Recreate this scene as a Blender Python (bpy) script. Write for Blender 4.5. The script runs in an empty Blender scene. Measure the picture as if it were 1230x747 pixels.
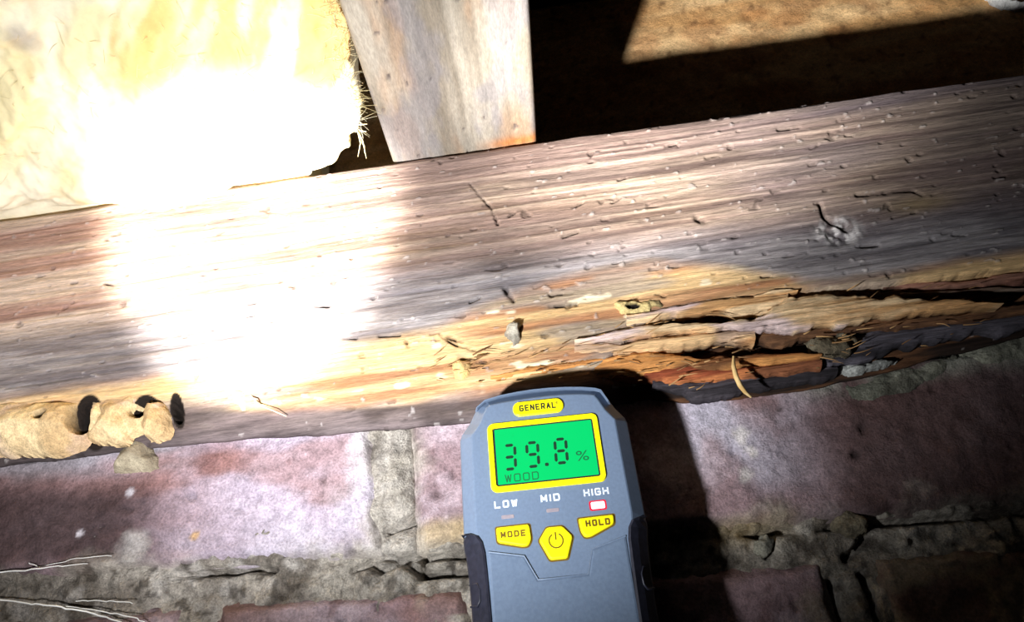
import bpy, bmesh, math
import numpy as np
from mathutils import Vector, Matrix

# ---------------------------------------------------------------- camera, world, light, exposure
scene = bpy.context.scene
col = scene.collection
ZC = 0.62                                  # eye height above the crawl-space floor
FPX, PITCH, ROLL = 900.0, math.radians(26.6), math.radians(8.3)
_F = np.array([0, math.cos(PITCH), math.sin(PITCH)])
_U0 = np.array([0, -math.sin(PITCH), math.cos(PITCH)])
_R0 = np.array([1.0, 0, 0])
_R = _R0 * math.cos(ROLL) - _U0 * math.sin(ROLL)
_U = _U0 * math.cos(ROLL) + _R0 * math.sin(ROLL)
_C = np.array([0, -0.30, ZC])
cam = bpy.data.objects.new('camera', bpy.data.cameras.new('camera'))
col.objects.link(cam)
cam.matrix_world = Matrix(((_R[0], _U[0], -_F[0], _C[0]), (_R[1], _U[1], -_F[1], _C[1]),
                           (_R[2], _U[2], -_F[2], _C[2]), (0, 0, 0, 1)))
cam.data.sensor_width = 36.0
cam.data.lens = 36.0 * FPX / 1230.0
cam.data.clip_start = 0.01
scene.camera = cam

scene.view_settings.view_transform = 'Standard'
scene.view_settings.look = 'None'
scene.view_settings.gamma = 1.0
scene.view_settings.exposure = 0.0

world = bpy.data.worlds.new('world')
scene.world = world
world.use_nodes = True
world.node_tree.nodes['Background'].inputs[0].default_value = (0.75, 0.85, 1.0, 1)
world.node_tree.nodes['Background'].inputs[1].default_value = 0.004


def spot(name, loc, target, watts, angle, blend, radius, colour):
    l = bpy.data.lights.new(name, 'SPOT')
    l.energy = watts
    l.spot_size = math.radians(angle)
    l.spot_blend = blend
    l.shadow_soft_size = radius
    l.color = colour
    o = bpy.data.objects.new(name, l)
    col.objects.link(o)
    o.location = loc
    d = Vector(target) - Vector(loc)
    o.rotation_euler = d.to_track_quat('-Z', 'Y').to_euler()
    return o


LAMP = (-0.098, -0.200, ZC - 0.008)        # the torch held low and left of the camera
spot('torch_beam', LAMP, (-0.112, -0.015, ZC + 0.206), 30.0, 31, 0.55, 0.006, (1.0, 0.97, 0.90))
spot('torch_halo', LAMP, (-0.155, -0.015, ZC + 0.182), 4.6, 82, 1.0, 0.006, (0.97, 0.97, 1.0))
spot('torch_spill', LAMP, (0.008, -0.015, ZC + 0.182), 5.6, 86, 1.0, 0.006, (0.96, 0.98, 1.0))
spot('added_rim_lobe', LAMP, (0.290, 0.130, ZC + 0.500), 20.0, 35, 1.0, 0.006, (1.0, 0.97, 0.93))  # extra lobe added to brighten the rim board, beyond what the torch throws

# ---------------------------------------------------------------- helpers


def at(px, py, Y):
    """the point of the vertical plane y=Y that the photograph shows at a pixel"""
    d = _F + _R * (px - 615) / FPX - _U * (py - 373.5) / FPX
    return _C + d * (Y - _C[1]) / d[1]


def lin(c):
    c = np.asarray(c, float) / 255.0
    return np.where(c <= 0.04045, c / 12.92, ((c + 0.055) / 1.055) ** 2.4)


def _hash(ix, iy, seed):
    h = (ix.astype(np.int64) * 374761393 + iy.astype(np.int64) * 668265263 + seed * 1442695041) & 0xFFFFFFFF
    h = ((h ^ (h >> 13)) * 1274126177) & 0xFFFFFFFF
    h = h ^ (h >> 16)
    return (h & 0xFFFFFF) / float(0xFFFFFF)


def vn(x, y, seed=0):
    x0 = np.floor(x); y0 = np.floor(y)
    fx = x - x0; fy = y - y0
    fx = fx * fx * (3 - 2 * fx); fy = fy * fy * (3 - 2 * fy)
    a = _hash(x0, y0, seed); b = _hash(x0 + 1, y0, seed)
    c = _hash(x0, y0 + 1, seed); d = _hash(x0 + 1, y0 + 1, seed)
    return (a * (1 - fx) + b * fx) * (1 - fy) + (c * (1 - fx) + d * fx) * fy


def fbm(x, y, seed=0, o=4):
    s = 0; a = 0.5; t = 0
    for k in range(o):
        s = s + a * vn(x * 2 ** k, y * 2 ** k, seed + 17 * k); t += a; a *= 0.5
    return s / t


def ss(a, b, x):
    t = np.clip((x - a) / (b - a), 0, 1)
    return t * t * (3 - 2 * t)


def mix(a, b, t):
    t = np.asarray(t)[..., None]
    return a * (1 - t) + b * t


def polydist(x, z, pts):
    d = np.full(np.shape(x), 1e9)
    for (ax, az), (bx, bz) in zip(pts[:-1], pts[1:]):
        ex, ez = bx - ax, bz - az
        L = ex * ex + ez * ez + 1e-18
        t = np.clip(((x - ax) * ex + (z - az) * ez) / L, 0, 1)
        d = np.minimum(d, np.hypot(x - ax - t * ex, z - az - t * ez))
    return d


def inside(x, z, pts):
    r = np.zeros(np.shape(x), bool)
    n = len(pts)
    for i in range(n):
        ax, az = pts[i]; bx, bz = pts[(i + 1) % n]
        if az == bz:
            continue
        c = ((az > z) != (bz > z)) & (x < (bx - ax) * (z - az) / (bz - az) + ax)
        r ^= c
    return r


def sdf(x, z, pts):
    d = polydist(x, z, list(pts) + [pts[0]])
    return np.where(inside(x, z, pts), d, -d)


def pxs(pts, Y):
    """pixel outline -> (x, z) on the plane y=Y"""
    return [(at(p[0], p[1], Y)[0], at(p[0], p[1], Y)[2]) for p in pts]


def link(name, me, m, parent=None):
    o = bpy.data.objects.new(name, me)
    col.objects.link(o)
    if m is not None and not me.materials:
        me.materials.append(m)
    if parent is not None:
        o.parent = parent
    return o


def from_arrays(name, V, Fq, m, parent=None, C=None, smooth=True):
    """V (n,3), Fq (k,4) or (k,3), C (n,3) linear colours"""
    me = bpy.data.meshes.new(name)
    V = np.ascontiguousarray(V, np.float32); Fq = np.ascontiguousarray(Fq, np.int32)
    k = Fq.shape[1]
    me.vertices.add(len(V)); me.vertices.foreach_set('co', V.ravel())
    me.loops.add(Fq.size); me.loops.foreach_set('vertex_index', Fq.ravel())
    me.polygons.add(len(Fq))
    me.polygons.foreach_set('loop_start', np.arange(0, Fq.size, k, dtype=np.int32))
    me.polygons.foreach_set('loop_total', np.full(len(Fq), k, np.int32))
    me.polygons.foreach_set('use_smooth', np.full(len(Fq), smooth))
    me.update(calc_edges=True)
    if C is not None:
        a = me.color_attributes.new('Col', 'FLOAT_COLOR', 'POINT')
        a.data.foreach_set('color', np.concatenate([np.clip(C, 0, 1), np.ones((len(C), 1))], 1).astype(np.float32).ravel())
    return link(name, me, m, parent)


def gridfaces(nu, nv):
    i = np.arange(nu * nv).reshape(nu, nv)
    return np.stack([i[:-1, :-1], i[1:, :-1], i[1:, 1:], i[:-1, 1:]], -1).reshape(-1, 4)


def grid(name, P, m, parent=None, C=None, flip=False, smooth=True):
    nu, nv = P.shape[:2]
    f = gridfaces(nu, nv)
    if flip:
        f = f[:, ::-1]
    return from_arrays(name, P.reshape(-1, 3), f, m, parent, None if C is None else C.reshape(-1, 3), smooth)


def bmobj(name, bm, m, parent=None, smooth=False):
    bmesh.ops.recalc_face_normals(bm, faces=bm.faces)
    me = bpy.data.meshes.new(name)
    bm.to_mesh(me); bm.free()
    if smooth:
        for p in me.polygons:
            p.use_smooth = True
    return link(name, me, m, parent)


def tag(o, label=None, cat=None, group=None, kind=None):
    if label: o['label'] = label
    if cat: o['category'] = cat
    if group: o['group'] = group
    if kind: o['kind'] = kind
    return o


def empty(name, loc, label, cat):
    o = bpy.data.objects.new(name, None)
    col.objects.link(o)
    o.location = loc
    o.empty_display_size = 0.02
    return tag(o, label, cat)


# ---------------------------------------------------------------- materials


def nodes(m):
    m.use_nodes = True
    t = m.node_tree
    return t, t.nodes['Principled BSDF']


def attr_mat(name, scale, stretch, amount, bump, rough=0.85, bdist=0.0006, detail=8, spec=0.25, fine=0.25, lines=None):
    """colour attribute broken up by two stretched noises (grain and grit), with the same noises as relief"""
    m = bpy.data.materials.new(name)
    t, b = nodes(m)
    N = t.nodes.new; L = t.links.new
    ca = N('ShaderNodeVertexColor'); ca.layer_name = 'Col'
    tc = N('ShaderNodeTexCoord'); mp = N('ShaderNodeMapping')
    mp.inputs['Scale'].default_value = stretch
    L(tc.outputs['Object'], mp.inputs[0])
    fac = []; hts = []
    stages = [(scale, amount, mp.outputs[0]), (scale * 4.5, fine, mp.outputs[0])]
    if lines:
        mp2 = N('ShaderNodeMapping'); mp2.inputs['Scale'].default_value = lines[1]
        L(tc.outputs['Object'], mp2.inputs[0]); stages.append((lines[0], lines[2], mp2.outputs[0]))
    for sc, am, vec in stages:
        nz = N('ShaderNodeTexNoise'); nz.inputs['Scale'].default_value = sc
        nz.inputs['Detail'].default_value = detail; nz.inputs['Roughness'].default_value = 0.68
        L(vec, nz.inputs['Vector'])
        mr = N('ShaderNodeMapRange')
        mr.inputs[1].default_value = 0.32; mr.inputs[2].default_value = 0.68
        mr.inputs[3].default_value = 1 - am; mr.inputs[4].default_value = 1 + am
        L(nz.outputs[0], mr.inputs[0])
        fac.append(mr); hts.append(nz)
    mu = N('ShaderNodeMath'); mu.operation = 'MULTIPLY'
    L(fac[0].outputs[0], mu.inputs[0]); L(fac[1].outputs[0], mu.inputs[1])
    if lines:
        mu2 = N('ShaderNodeMath'); mu2.operation = 'MULTIPLY'
        L(mu.outputs[0], mu2.inputs[0]); L(fac[2].outputs[0], mu2.inputs[1]); mu = mu2
    mx = N('ShaderNodeVectorMath'); mx.operation = 'SCALE'
    L(ca.outputs[0], mx.inputs[0]); L(mu.outputs[0], mx.inputs['Scale'])
    L(mx.outputs[0], b.inputs['Base Color'])
    ad = N('ShaderNodeMath'); ad.operation = 'MULTIPLY_ADD'
    L(hts[1].outputs[0], ad.inputs[0]); ad.inputs[1].default_value = 0.45; L(hts[0].outputs[0], ad.inputs[2])
    bp = N('ShaderNodeBump'); bp.inputs['Strength'].default_value = bump; bp.inputs['Distance'].default_value = bdist
    L(ad.outputs[0], bp.inputs['Height']); L(bp.outputs[0], b.inputs['Normal'])
    b.inputs['Roughness'].default_value = rough
    b.inputs['Specular IOR Level'].default_value = spec
    return m


def noise_mat(name, c1, c2, scale, stretch=(1, 1, 1), rough=0.8, bump=0.3, bdist=0.001, spec=0.3, lo=0.35, hi=0.65):
    m = bpy.data.materials.new(name)
    t, b = nodes(m)
    N = t.nodes.new; L = t.links.new
    tc = N('ShaderNodeTexCoord'); mp = N('ShaderNodeMapping')
    mp.inputs['Scale'].default_value = stretch
    L(tc.outputs['Object'], mp.inputs[0])
    nz = N('ShaderNodeTexNoise'); nz.inputs['Scale'].default_value = scale; nz.inputs['Detail'].default_value = 8
    L(mp.outputs[0], nz.inputs['Vector'])
    rp = N('ShaderNodeValToRGB')
    rp.color_ramp.elements[0].position = lo; rp.color_ramp.elements[1].position = hi
    rp.color_ramp.elements[0].color = (*lin(c1), 1); rp.color_ramp.elements[1].color = (*lin(c2), 1)
    L(nz.outputs[0], rp.inputs[0]); L(rp.outputs[0], b.inputs['Base Color'])
    bp = N('ShaderNodeBump'); bp.inputs['Strength'].default_value = bump; bp.inputs['Distance'].default_value = bdist
    L(nz.outputs[0], bp.inputs['Height']); L(bp.outputs[0], b.inputs['Normal'])
    b.inputs['Roughness'].default_value = rough
    b.inputs['Specular IOR Level'].default_value = spec
    return m


def emit_mat(name, c, strength, rough=0.4):
    m = bpy.data.materials.new(name)
    t, b = nodes(m)
    b.inputs['Base Color'].default_value = (*(lin(c) * 0.15), 1)
    b.inputs['Emission Color'].default_value = (*lin(c), 1)
    b.inputs['Emission Strength'].default_value = strength
    b.inputs['Roughness'].default_value = rough
    return m


M_sill = attr_mat('weathered_sill_wood', 330, (0.16, 1, 1.7), 0.24, 1.0, bdist=0.0008, fine=0.26, lines=(620, (0.022, 0.4, 1), 0.30))
M_rot = attr_mat('rotten_wood_fibre', 380, (0.12, 1, 1.3), 0.36, 1.0, 0.9, 0.0014, fine=0.3, lines=(700, (0.03, 0.4, 1), 0.25))
M_joist = attr_mat('old_joist_wood', 240, (1.3, 0.3, 1), 0.16, 0.6, fine=0.2)
M_rim = attr_mat('rough_sawn_rim_wood', 180, (0.8, 1, 1), 0.22, 0.9, 0.9, 0.0012)
M_brick = attr_mat('old_brick', 230, (1, 1, 1), 0.28, 1.0, bdist=0.0012, fine=0.34)
M_mortar = attr_mat('lime_mortar', 260, (1, 1, 1), 0.42, 1.0, 0.95, 0.0026, fine=0.42)
M_wool = attr_mat('glass_wool', 90, (1, 1, 1), 0.06, 0.25, 1.0, 0.001, fine=0.05)
M_mud = attr_mat('dried_mud', 320, (1, 1, 1), 0.22, 1.0, 0.95, 0.0012, fine=0.28)
M_plainwood = noise_mat('board_wood', (92, 70, 50), (140, 108, 76), 40, (0.2, 1, 1))
M_plainbrick = noise_mat('brick_plain', (80, 48, 44), (128, 84, 78), 30)
M_dirt = noise_mat('crawlspace_dirt', (58, 48, 38), (96, 82, 66), 14, rough=1.0, bump=0.8, bdist=0.01)
M_fibre = noise_mat('wool_fibre', (238, 220, 160), (255, 246, 215), 60)
M_web = noise_mat('cobweb_silk', (205, 205, 200), (240, 240, 236), 80)
M_straw = noise_mat('straw', (196, 160, 100), (226, 196, 140), 200)
M_case = noise_mat('grey_blue_plastic', (97, 112, 134), (103, 119, 142), 900, rough=0.42, bump=0.06, bdist=0.0003, spec=0.45)
M_caselow = noise_mat('grey_blue_panel', (93, 108, 130), (100, 116, 138), 900, rough=0.36, bump=0.06, bdist=0.0003, spec=0.5)
M_rubber = noise_mat('black_rubber', (30, 31, 42), (40, 41, 54), 700, rough=0.45, bump=0.1, bdist=0.0003, spec=0.4)
M_yellow = noise_mat('yellow_plastic', (238, 222, 8), (246, 232, 16), 500, rough=0.4, bump=0.02, spec=0.4)
M_ink = noise_mat('dark_ink', (38, 40, 30), (46, 48, 36), 300, rough=0.6, bump=0)
M_brownink = noise_mat('brown_ink', (96, 74, 10), (108, 84, 14), 300, rough=0.6, bump=0)
M_white = noise_mat('white_ink', (205, 215, 232), (220, 228, 240), 300, rough=0.6, bump=0)
M_lcd = emit_mat('backlit_lcd', (10, 225, 118), 0.78, 0.25)
M_seg = emit_mat('lcd_segment', (8, 92, 58), 0.22, 0.5)
M_segpale = emit_mat('lcd_faint_segment', (6, 140, 80), 0.45, 0.5)
M_ledglow = emit_mat('red_led_lens', (255, 40, 70), 0.75, 0.4)
M_led = emit_mat('lit_led', (255, 215, 222), 2.2, 0.4)
M_ledoff = noise_mat('unlit_led', (128, 122, 134), (150, 138, 140), 400, rough=0.4, bump=0.05)
M_metal = noise_mat('pin_steel', (150, 150, 150), (180, 180, 180), 100, rough=0.3, bump=0)
M_scrap = noise_mat('white_scrap', (200, 200, 200), (240, 240, 240), 100, rough=0.5)

# ---------------------------------------------------------------- setting: floor, ceiling, brick wall
bm = bmesh.new()
bmesh.ops.create_cube(bm, size=1, matrix=Matrix.Translation((0, -0.55, -0.05)) @ Matrix.Diagonal((2.2, 1.9, 0.1, 1)))
tag(bmobj('floor', bm, M_dirt), kind='structure')
bm = bmesh.new()
bmesh.ops.create_cube(bm, size=1, matrix=Matrix.Translation((0, -0.55, ZC + 0.495)) @ Matrix.Diagonal((2.2, 1.9, 0.025, 1)))
tag(bmobj('ceiling', bm, noise_mat('dark_boards', (26, 20, 16), (44, 34, 26), 40, (0.2, 1, 1))), kind='structure')  # boards coloured dark so that little light bounces into the bay


def bedA(x):            # bottom edge of the top course, a little out of level
    return ZC + 0.0485 - 0.068 * x


def wall_colour_mortar(x, z):
    n = fbm(x * 60, z * 60, 3); n2 = fbm(x * 18, z * 18, 8)
    c = mix(lin((128, 120, 110)), lin((180, 172, 160)), ss(0.35, 0.65, n))
    c = mix(c, lin((206, 200, 192)), 0.6 * ss(0.56, 0.72, fbm(x * 130, z * 130, 15, 4)))
    c = mix(c, lin((66, 58, 50)), 0.75 * ss(0.60, 0.72, fbm(x * 210, z * 210, 16, 3)))
    c = mix(c, lin((84, 76, 66)), ss(0.55, 0.75, n2) * 0.6)
    pale = np.exp(-((x + 0.056) / 0.012) ** 2) * ss(0.3, 0.6, fbm(x * 90, z * 50, 12))
    c = mix(c, lin((194, 186, 176)), pale * 0.8)
    ox = np.exp(-((x - 0.078) / 0.02) ** 2 - ((z - ZC - 0.044) / 0.006) ** 2)
    c = mix(c, lin((150, 124, 70)), ox * 0.6)
    left_shade = 0.55 * ss(-0.15, -0.20, x)  # left end darkened in the colour, standing in for fading torch light
    return mix(c, lin((78, 70, 60)), left_shade)


xs = np.unique(np.concatenate([np.linspace(-1.05, -0.30, 16), np.arange(-0.30, 0.30, 0.0011), np.linspace(0.30, 1.05, 16)]))
zs = np.unique(np.concatenate([np.linspace(0.0, ZC - 0.03, 24), np.arange(ZC - 0.03, ZC + 0.118, 0.0011)]))
X, Z = np.meshgrid(xs, zs, indexing='ij')
dense = ss(-0.31, -0.29, X) * ss(0.31, 0.29, X) * ss(ZC - 0.04, ZC - 0.03, Z)
lump = fbm(X * 90, Z * 90, 21, 5)
Yw = 0.0026 - dense * ((lump - 0.5) * 0.007 + (fbm(X * 320, Z * 320, 27, 3) - 0.5) * 0.0045)
lineA = bedA(X) - 0.0005 * (fbm(X * 60, Z * 0, 33) - 0.5) * 8
crack = np.exp(-((Z - lineA + 0.001) / 0.0013) ** 2) * ss(0.35, 0.6, fbm(X * 30, Z * 3, 44))
Yw += dense * crack * 0.012
# the lumpy pale joint squeezed out between the two top bricks, a hollow beside it
j = np.exp(-((X + 0.0578) / 0.0065) ** 2) * ss(ZC + 0.02, ZC + 0.05, Z)
Yw -= dense * j * (0.0008 + 0.003 * fbm(X * 200, Z * 120, 5))
Yw += dense * 0.012 * np.exp(-(polydist(X, Z, pxs([(497, 515), (499, 560), (503, 610), (504, 690), (560, 688)], 0)) / 0.0011) ** 2)
for cr in ([(420, 682), (440, 676), (455, 684), (480, 672), (505, 690), (540, 684)], [(463, 636), (490, 628), (512, 606)],
           [(1040, 690), (1052, 715), (1062, 747)], [(1000, 700), (1008, 747)], [(1012, 615), (1040, 625), (1043, 650), (1020, 668)],
           [(918, 640), (922, 665)]):
    Yw += dense * 0.010 * np.exp(-(polydist(X, Z, pxs(cr, 0)) / 0.0013) ** 2)
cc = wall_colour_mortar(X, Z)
P = np.stack([X, Yw, Z], -1)
# close the wall: returns at the top and the sides, 0.20 thick
top = P[:, -1:, :].copy(); top[..., 1] = 0.20
P = np.concatenate([P, top], 1); cc = np.concatenate([cc, cc[:, -1:, :]], 1)
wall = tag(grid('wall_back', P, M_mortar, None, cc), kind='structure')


def brick_colour(x, z, seed):
    n = fbm(x * 35, z * 55, seed, 5); n2 = fbm(x * 14, z * 22, seed + 5, 4); n3 = fbm(x * 120, z * 120, seed + 9, 4)
    c = mix(lin((146, 122, 126)), lin((182, 164, 172)), ss(0.35, 0.65, n))
    c = mix(c, lin((140, 98, 90)), ss(0.52, 0.72, n2) * 0.75)
    c = mix(c, lin((92, 62, 60)), ss(0.58, 0.72, n3) * 0.5)
    return c


def hero_brick(z_lo, z_hi, x0, x1, seed, marks):
    """one brick of the courses in view: dense front with rounded chipped arrises, plain sides"""
    nx = int((x1 - x0) / 0.0011); nz = 56
    u = np.linspace(0, 1, nx); v = np.linspace(0, 1, nz)
    uu, vv = np.meshgrid(u, v, indexing='ij')
    x = x0 + (x1 - x0) * uu
    zl = z_lo(x); zh = z_hi(x)
    wob = (fbm(x * 45, vv * 3, seed + 2) - 0.5) * 0.005
    z = zl + (zh - zl) * vv + wob * (1 - 2 * np.abs(vv - 0.5))
    x = x + (fbm(z * 60, uu * 2, seed + 3) - 0.5) * 0.004 * (np.abs(2 * uu - 1) ** 8) * np.sign(0.5 - uu) * -1
    e = np.minimum(np.minimum(uu * (x1 - x0), (1 - uu) * (x1 - x0)), np.minimum(vv, 1 - vv) * (zh - zl))
    y = -0.0008 - 0.0035 * (fbm(x * 38, z * 38, seed, 5) - 0.5) - 0.0014 * (fbm(x * 190, z * 190, seed + 4, 3) - 0.5)
    y = y + 0.006 * (1 - ss(0, 0.005, e + 0.004 * (fbm(x * 90, z * 90, seed + 6) - 0.5)))
    pit = ss(0.74, 0.84, fbm(x * 150, z * 150, seed + 11, 3))
    y = y + pit * 0.0012
    c = brick_colour(x, z, seed)
    c = mix(c, lin((60, 42, 40)), pit * 0.5)
    y, c = marks(x, z, y, c)
    sm = ss(0.011, 0.0, e + 0.022 * (fbm(x * 55, z * 70, seed + 21, 5) - 0.42)) * (vv < 0.8)
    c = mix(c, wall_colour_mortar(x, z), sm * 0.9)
    y = y - 0.0012 * sm * fbm(x * 160, z * 160, seed + 22, 3)
    P = np.stack([x, y, z], -1)
    C = c

    def ring(P, C, yb):
        P2 = np.pad(P, ((1, 1), (1, 1), (0, 0)), mode='edge'); C2 = np.pad(C, ((1, 1), (1, 1), (0, 0)), mode='edge')
        for s in (np.s_[0, :], np.s_[-1, :], np.s_[:, 0], np.s_[:, -1]):
            P2[s][..., 1] = yb
        return P2, C2
    P, C = ring(P, C, 0.09)
    return grid('brick', P, M_brick, wall, C)


WHITE = lin((208, 204, 210)); LAV = lin((178, 168, 184))


def marks_left(x, z, y, c):
    g = ss(-0.17, -0.075, x)
    low = ss(ZC + 0.088, ZC + 0.062, z - 0.03 * (x + 0.07))
    w = g * low * ss(0.38, 0.62, fbm(x * 55, z * 34, 71, 5))
    w = np.maximum(w, ss(-0.085, -0.064, x) * ss(0.35, 0.6, fbm(x * 70, z * 40, 76, 5)) * 0.9)
    c = mix(c, WHITE, w * 0.85)
    c = mix(c, LAV, 0.70 * ss(0.30, 0.55, fbm(x * 24, z * 60, 72)) * ss(-0.22, -0.10, x))
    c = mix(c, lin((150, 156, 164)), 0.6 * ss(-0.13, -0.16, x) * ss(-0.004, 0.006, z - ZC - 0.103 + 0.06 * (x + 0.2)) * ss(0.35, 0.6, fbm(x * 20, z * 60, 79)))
    s = 0.88 * ss(ZC + 0.104, ZC + 0.084, z + 0.16 * (x + 0.15)) * ss(-0.135, -0.175, x)  # torch falloff at the lower left, painted into the brick colour
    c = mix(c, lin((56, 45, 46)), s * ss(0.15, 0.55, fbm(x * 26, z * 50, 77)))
    d = np.hypot(x - pxs([(163, 662)], 0)[0][0], (z - pxs([(163, 662)], 0)[0][1]) * 0.8)
    c = mix(c, lin((166, 162, 158)), ss(0.008, 0.003, d + 0.012 * (fbm(x * 120, z * 120, 62, 4) - 0.5)) * 0.75)
    for px, py, r in ((158, 592, 0.0024), (97, 641, 0.002), (305, 470, 0.002)):
        q = pxs([(px, py)], 0)[0]
        c = mix(c, lin((196, 190, 196)), ss(r, r * 0.4, np.hypot(x - q[0], z - q[1])))
    q = pxs([(236, 643)], 0)[0]
    c = mix(c, lin((206, 164, 96)), 0.7 * ss(0.0026, 0.0008, np.hypot(x - q[0], z - q[1]) + 0.003 * (fbm(x * 300, z * 300, 4) - 0.5)))
    return y, c


def marks_right(x, z, y, c):
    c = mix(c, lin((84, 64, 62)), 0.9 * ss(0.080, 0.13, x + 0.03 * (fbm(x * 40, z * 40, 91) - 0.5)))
    w = ss(0.125, 0.075, x) * ss(0.05, 0.07, x) * ss(0.30, 0.62, fbm(x * 42, z * 38, 92, 5)) * ss(ZC + 0.052, ZC + 0.066, z + 0.1 * (x - 0.07))
    c = mix(c, lin((196, 190, 204)), w * 0.85)
    for px, py, r in ((890, 522, 0.0045), (897, 572, 0.0040), (905, 545, 0.003)):
        q = pxs([(px, py)], 0)[0]
        c = mix(c, lin((226, 218, 214)), ss(r, r * 0.3, np.hypot(x - q[0], z - q[1]) + 0.010 * (fbm(x * 150, z * 150, 6, 4) - 0.5)) * 0.8)
    cap = ss(0.10, 0.125, x) * ss(ZC + 0.088, ZC + 0.100, z + 0.004 * fbm(x * 90, z * 90, 95)) * ss(0.3, 0.55, fbm(x * 70, z * 70, 96))
    c = mix(c, lin((150, 152, 140)), cap * 0.85)
    for px, py, r in ((937, 492, 0.002), (1033, 513, 0.0024), (1026, 545, 0.002)):
        q = pxs([(px, py)], 0)[0]
        d = np.hypot((x - q[0]) * 0.7, z - q[1]) + 0.003 * (fbm(x * 260, z * 260, 61, 3) - 0.5)
        y = y + 0.0016 * ss(r, 0, d); c = mix(c, lin((52, 40, 40)), ss(r, r * 0.3, d) * 0.8)
    c = mix(c, lin((168, 158, 140)), ss(-0.040, -0.034, -z + ZC) * ss(-0.02, -0.05, x) * ss(ZC + 0.064, ZC + 0.058, z) * 0.8)
    # the cream repair patch at the lower left corner
    c = mix(c, lin((172, 152, 116)), ss(ZC + 0.066, ZC + 0.060, z) * ss(-0.018, -0.03, x) * 0.85)
    return y, c


def marks_low(x, z, y, c):
    c = mix(c, lin((112, 86, 74)), 0.6 * ss(0.3, 0.6, fbm(x * 30, z * 30, 101)))
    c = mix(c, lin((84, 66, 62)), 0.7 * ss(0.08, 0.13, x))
    c = mix(c, lin((150, 140, 120)), 0.6 * ss(0.55, 0.7, fbm(x * 50, z * 50, 102)))
    c = mix(c, lin((66, 52, 48)), 0.6 * ss(-0.14, -0.17, x))  # left end darkened in the colour too, as the torch light fades
    return y, c


zA0 = lambda x: bedA(x) + 0.0004
zA1 = lambda x: np.minimum(ZC + 0.1165, bedA(x) + 0.0665)
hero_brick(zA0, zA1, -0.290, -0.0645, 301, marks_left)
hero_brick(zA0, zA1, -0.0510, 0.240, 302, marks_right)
zB1 = lambda x: bedA(x) - 0.0125
zB0 = lambda x: bedA(x) - 0.0700
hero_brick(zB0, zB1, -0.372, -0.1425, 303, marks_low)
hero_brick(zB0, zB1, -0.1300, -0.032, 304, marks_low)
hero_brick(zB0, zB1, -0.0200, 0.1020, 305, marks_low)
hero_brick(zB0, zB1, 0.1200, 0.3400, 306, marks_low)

# plain bricks of the same wall around and below the view
bm = bmesh.new()
bmesh.ops.create_cube(bm, size=1, matrix=Matrix.Diagonal((0.222, 0.09, 0.056, 1)))
bmesh.ops.bevel(bm, geom=bm.edges[:], offset=0.004, segments=1, affect='EDGES')
bk = bmobj('brick', bm, M_plainbrick, wall)


def place_plain(x, z, first=[True]):
    o = bk if first[0] else bk.copy()
    if not first[0]:
        col.objects.link(o)
    first[0] = False
    o.parent = wall
    o.location = (x, 0.0445, z)
    o.rotation_euler = (0, math.atan(0.068), 0)


for k in range(-4, 5):
    for row in range(0, 10):
        x = k * 0.2345 + (0.117 if row % 2 else 0.0) + 0.07
        if abs(x) > 0.93:
            continue
        z = float(bedA(x)) + 0.031 - 0.069 * row
        if row == 0 and (-0.45 < x < 0.33): continue
        if row == 1 and (-0.47 < x < 0.44): continue
        if z < 0.035 or z > ZC + 0.089: continue
        place_plain(x, z)

# ---------------------------------------------------------------- the sill beam
YS = -0.015
lo_px = [(0, 547), (120, 532), (215, 521), (300, 515), (450, 505), (560, 496), (700, 478), (785, 466), (830, 470), (900, 464), (1000, 450), (1080, 432), (1150, 412), (1230, 392)]
band_px = [(0, 482), (210, 470), (300, 482), (400, 480), (480, 477), (560, 470), (650, 452), (740, 448), (830, 452), (1000, 430), (1110, 405), (1230, 372)]
rot_px = [(640, 455), (700, 452), (735, 425), (770, 392), (800, 374), (870, 359), (960, 347), (1040, 341), (1100, 334), (1160, 327), (1230, 318)]
lo = np.array(pxs(lo_px, YS)); band = np.array(pxs(band_px, YS)); rot = np.array(pxs(rot_px, YS))
xs = np.unique(np.concatenate([np.linspace(-1.0, -0.30, 24), np.arange(-0.30, 0.30, 0.0006), np.linspace(0.30, 1.0, 24)]))
nf = 236
t = np.linspace(0, 1, nf)
zb = np.interp(xs, lo[:, 0], lo[:, 1]) + 0.0022 * (fbm(xs * 70, xs * 0, 401, 4) - 0.5)
zt = ZC + 0.2316 + 0.0016 * (fbm(xs * 45, xs * 0 + 3, 402, 5) - 0.5) - 0.011 * (xs - 0.1) * ss(0.1, 0.26, xs)
X = np.repeat(xs[:, None], nf, 1)
Zf = zb[:, None] + (zt - zb)[:, None] * t[None, :]
zband = np.interp(X, band[:, 0], band[:, 1])
zrot = np.interp(X, rot[:, 0], rot[:, 1])
ZL = Zf - ZC
den = ss(-0.32, -0.29, X) * ss(0.32, 0.29, X)
wav = 0.004 * (fbm(X * 14, Zf * 20, 410, 3) - 0.5) + 0.006 * np.exp(-((X - 0.165) / 0.03) ** 2 - ((ZL - 0.160) / 0.012) ** 2) * np.sign(ZL - 0.160) * -0.6
zg = Zf + wav
grain = fbm(X * 7, zg * 330, 411, 4)
grain2 = fbm(X * 16, zg * 900, 412, 3)
Y = np.full_like(X, YS)
Y += 0.0035 * np.exp(-(zt[:, None] - Zf) / 0.0018)
below = np.clip((zband - Zf) / np.maximum(zband - zb[:, None], 0.004), 0, 1)
Y += 0.0105 * below ** 1.3
Y -= den * (0.0013 * (grain - 0.5) + 0.0006 * (grain2 - 0.5))
Y -= den * 0.0035 * (fbm(X * 10, Zf * 22, 413, 3) - 0.5)
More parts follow.
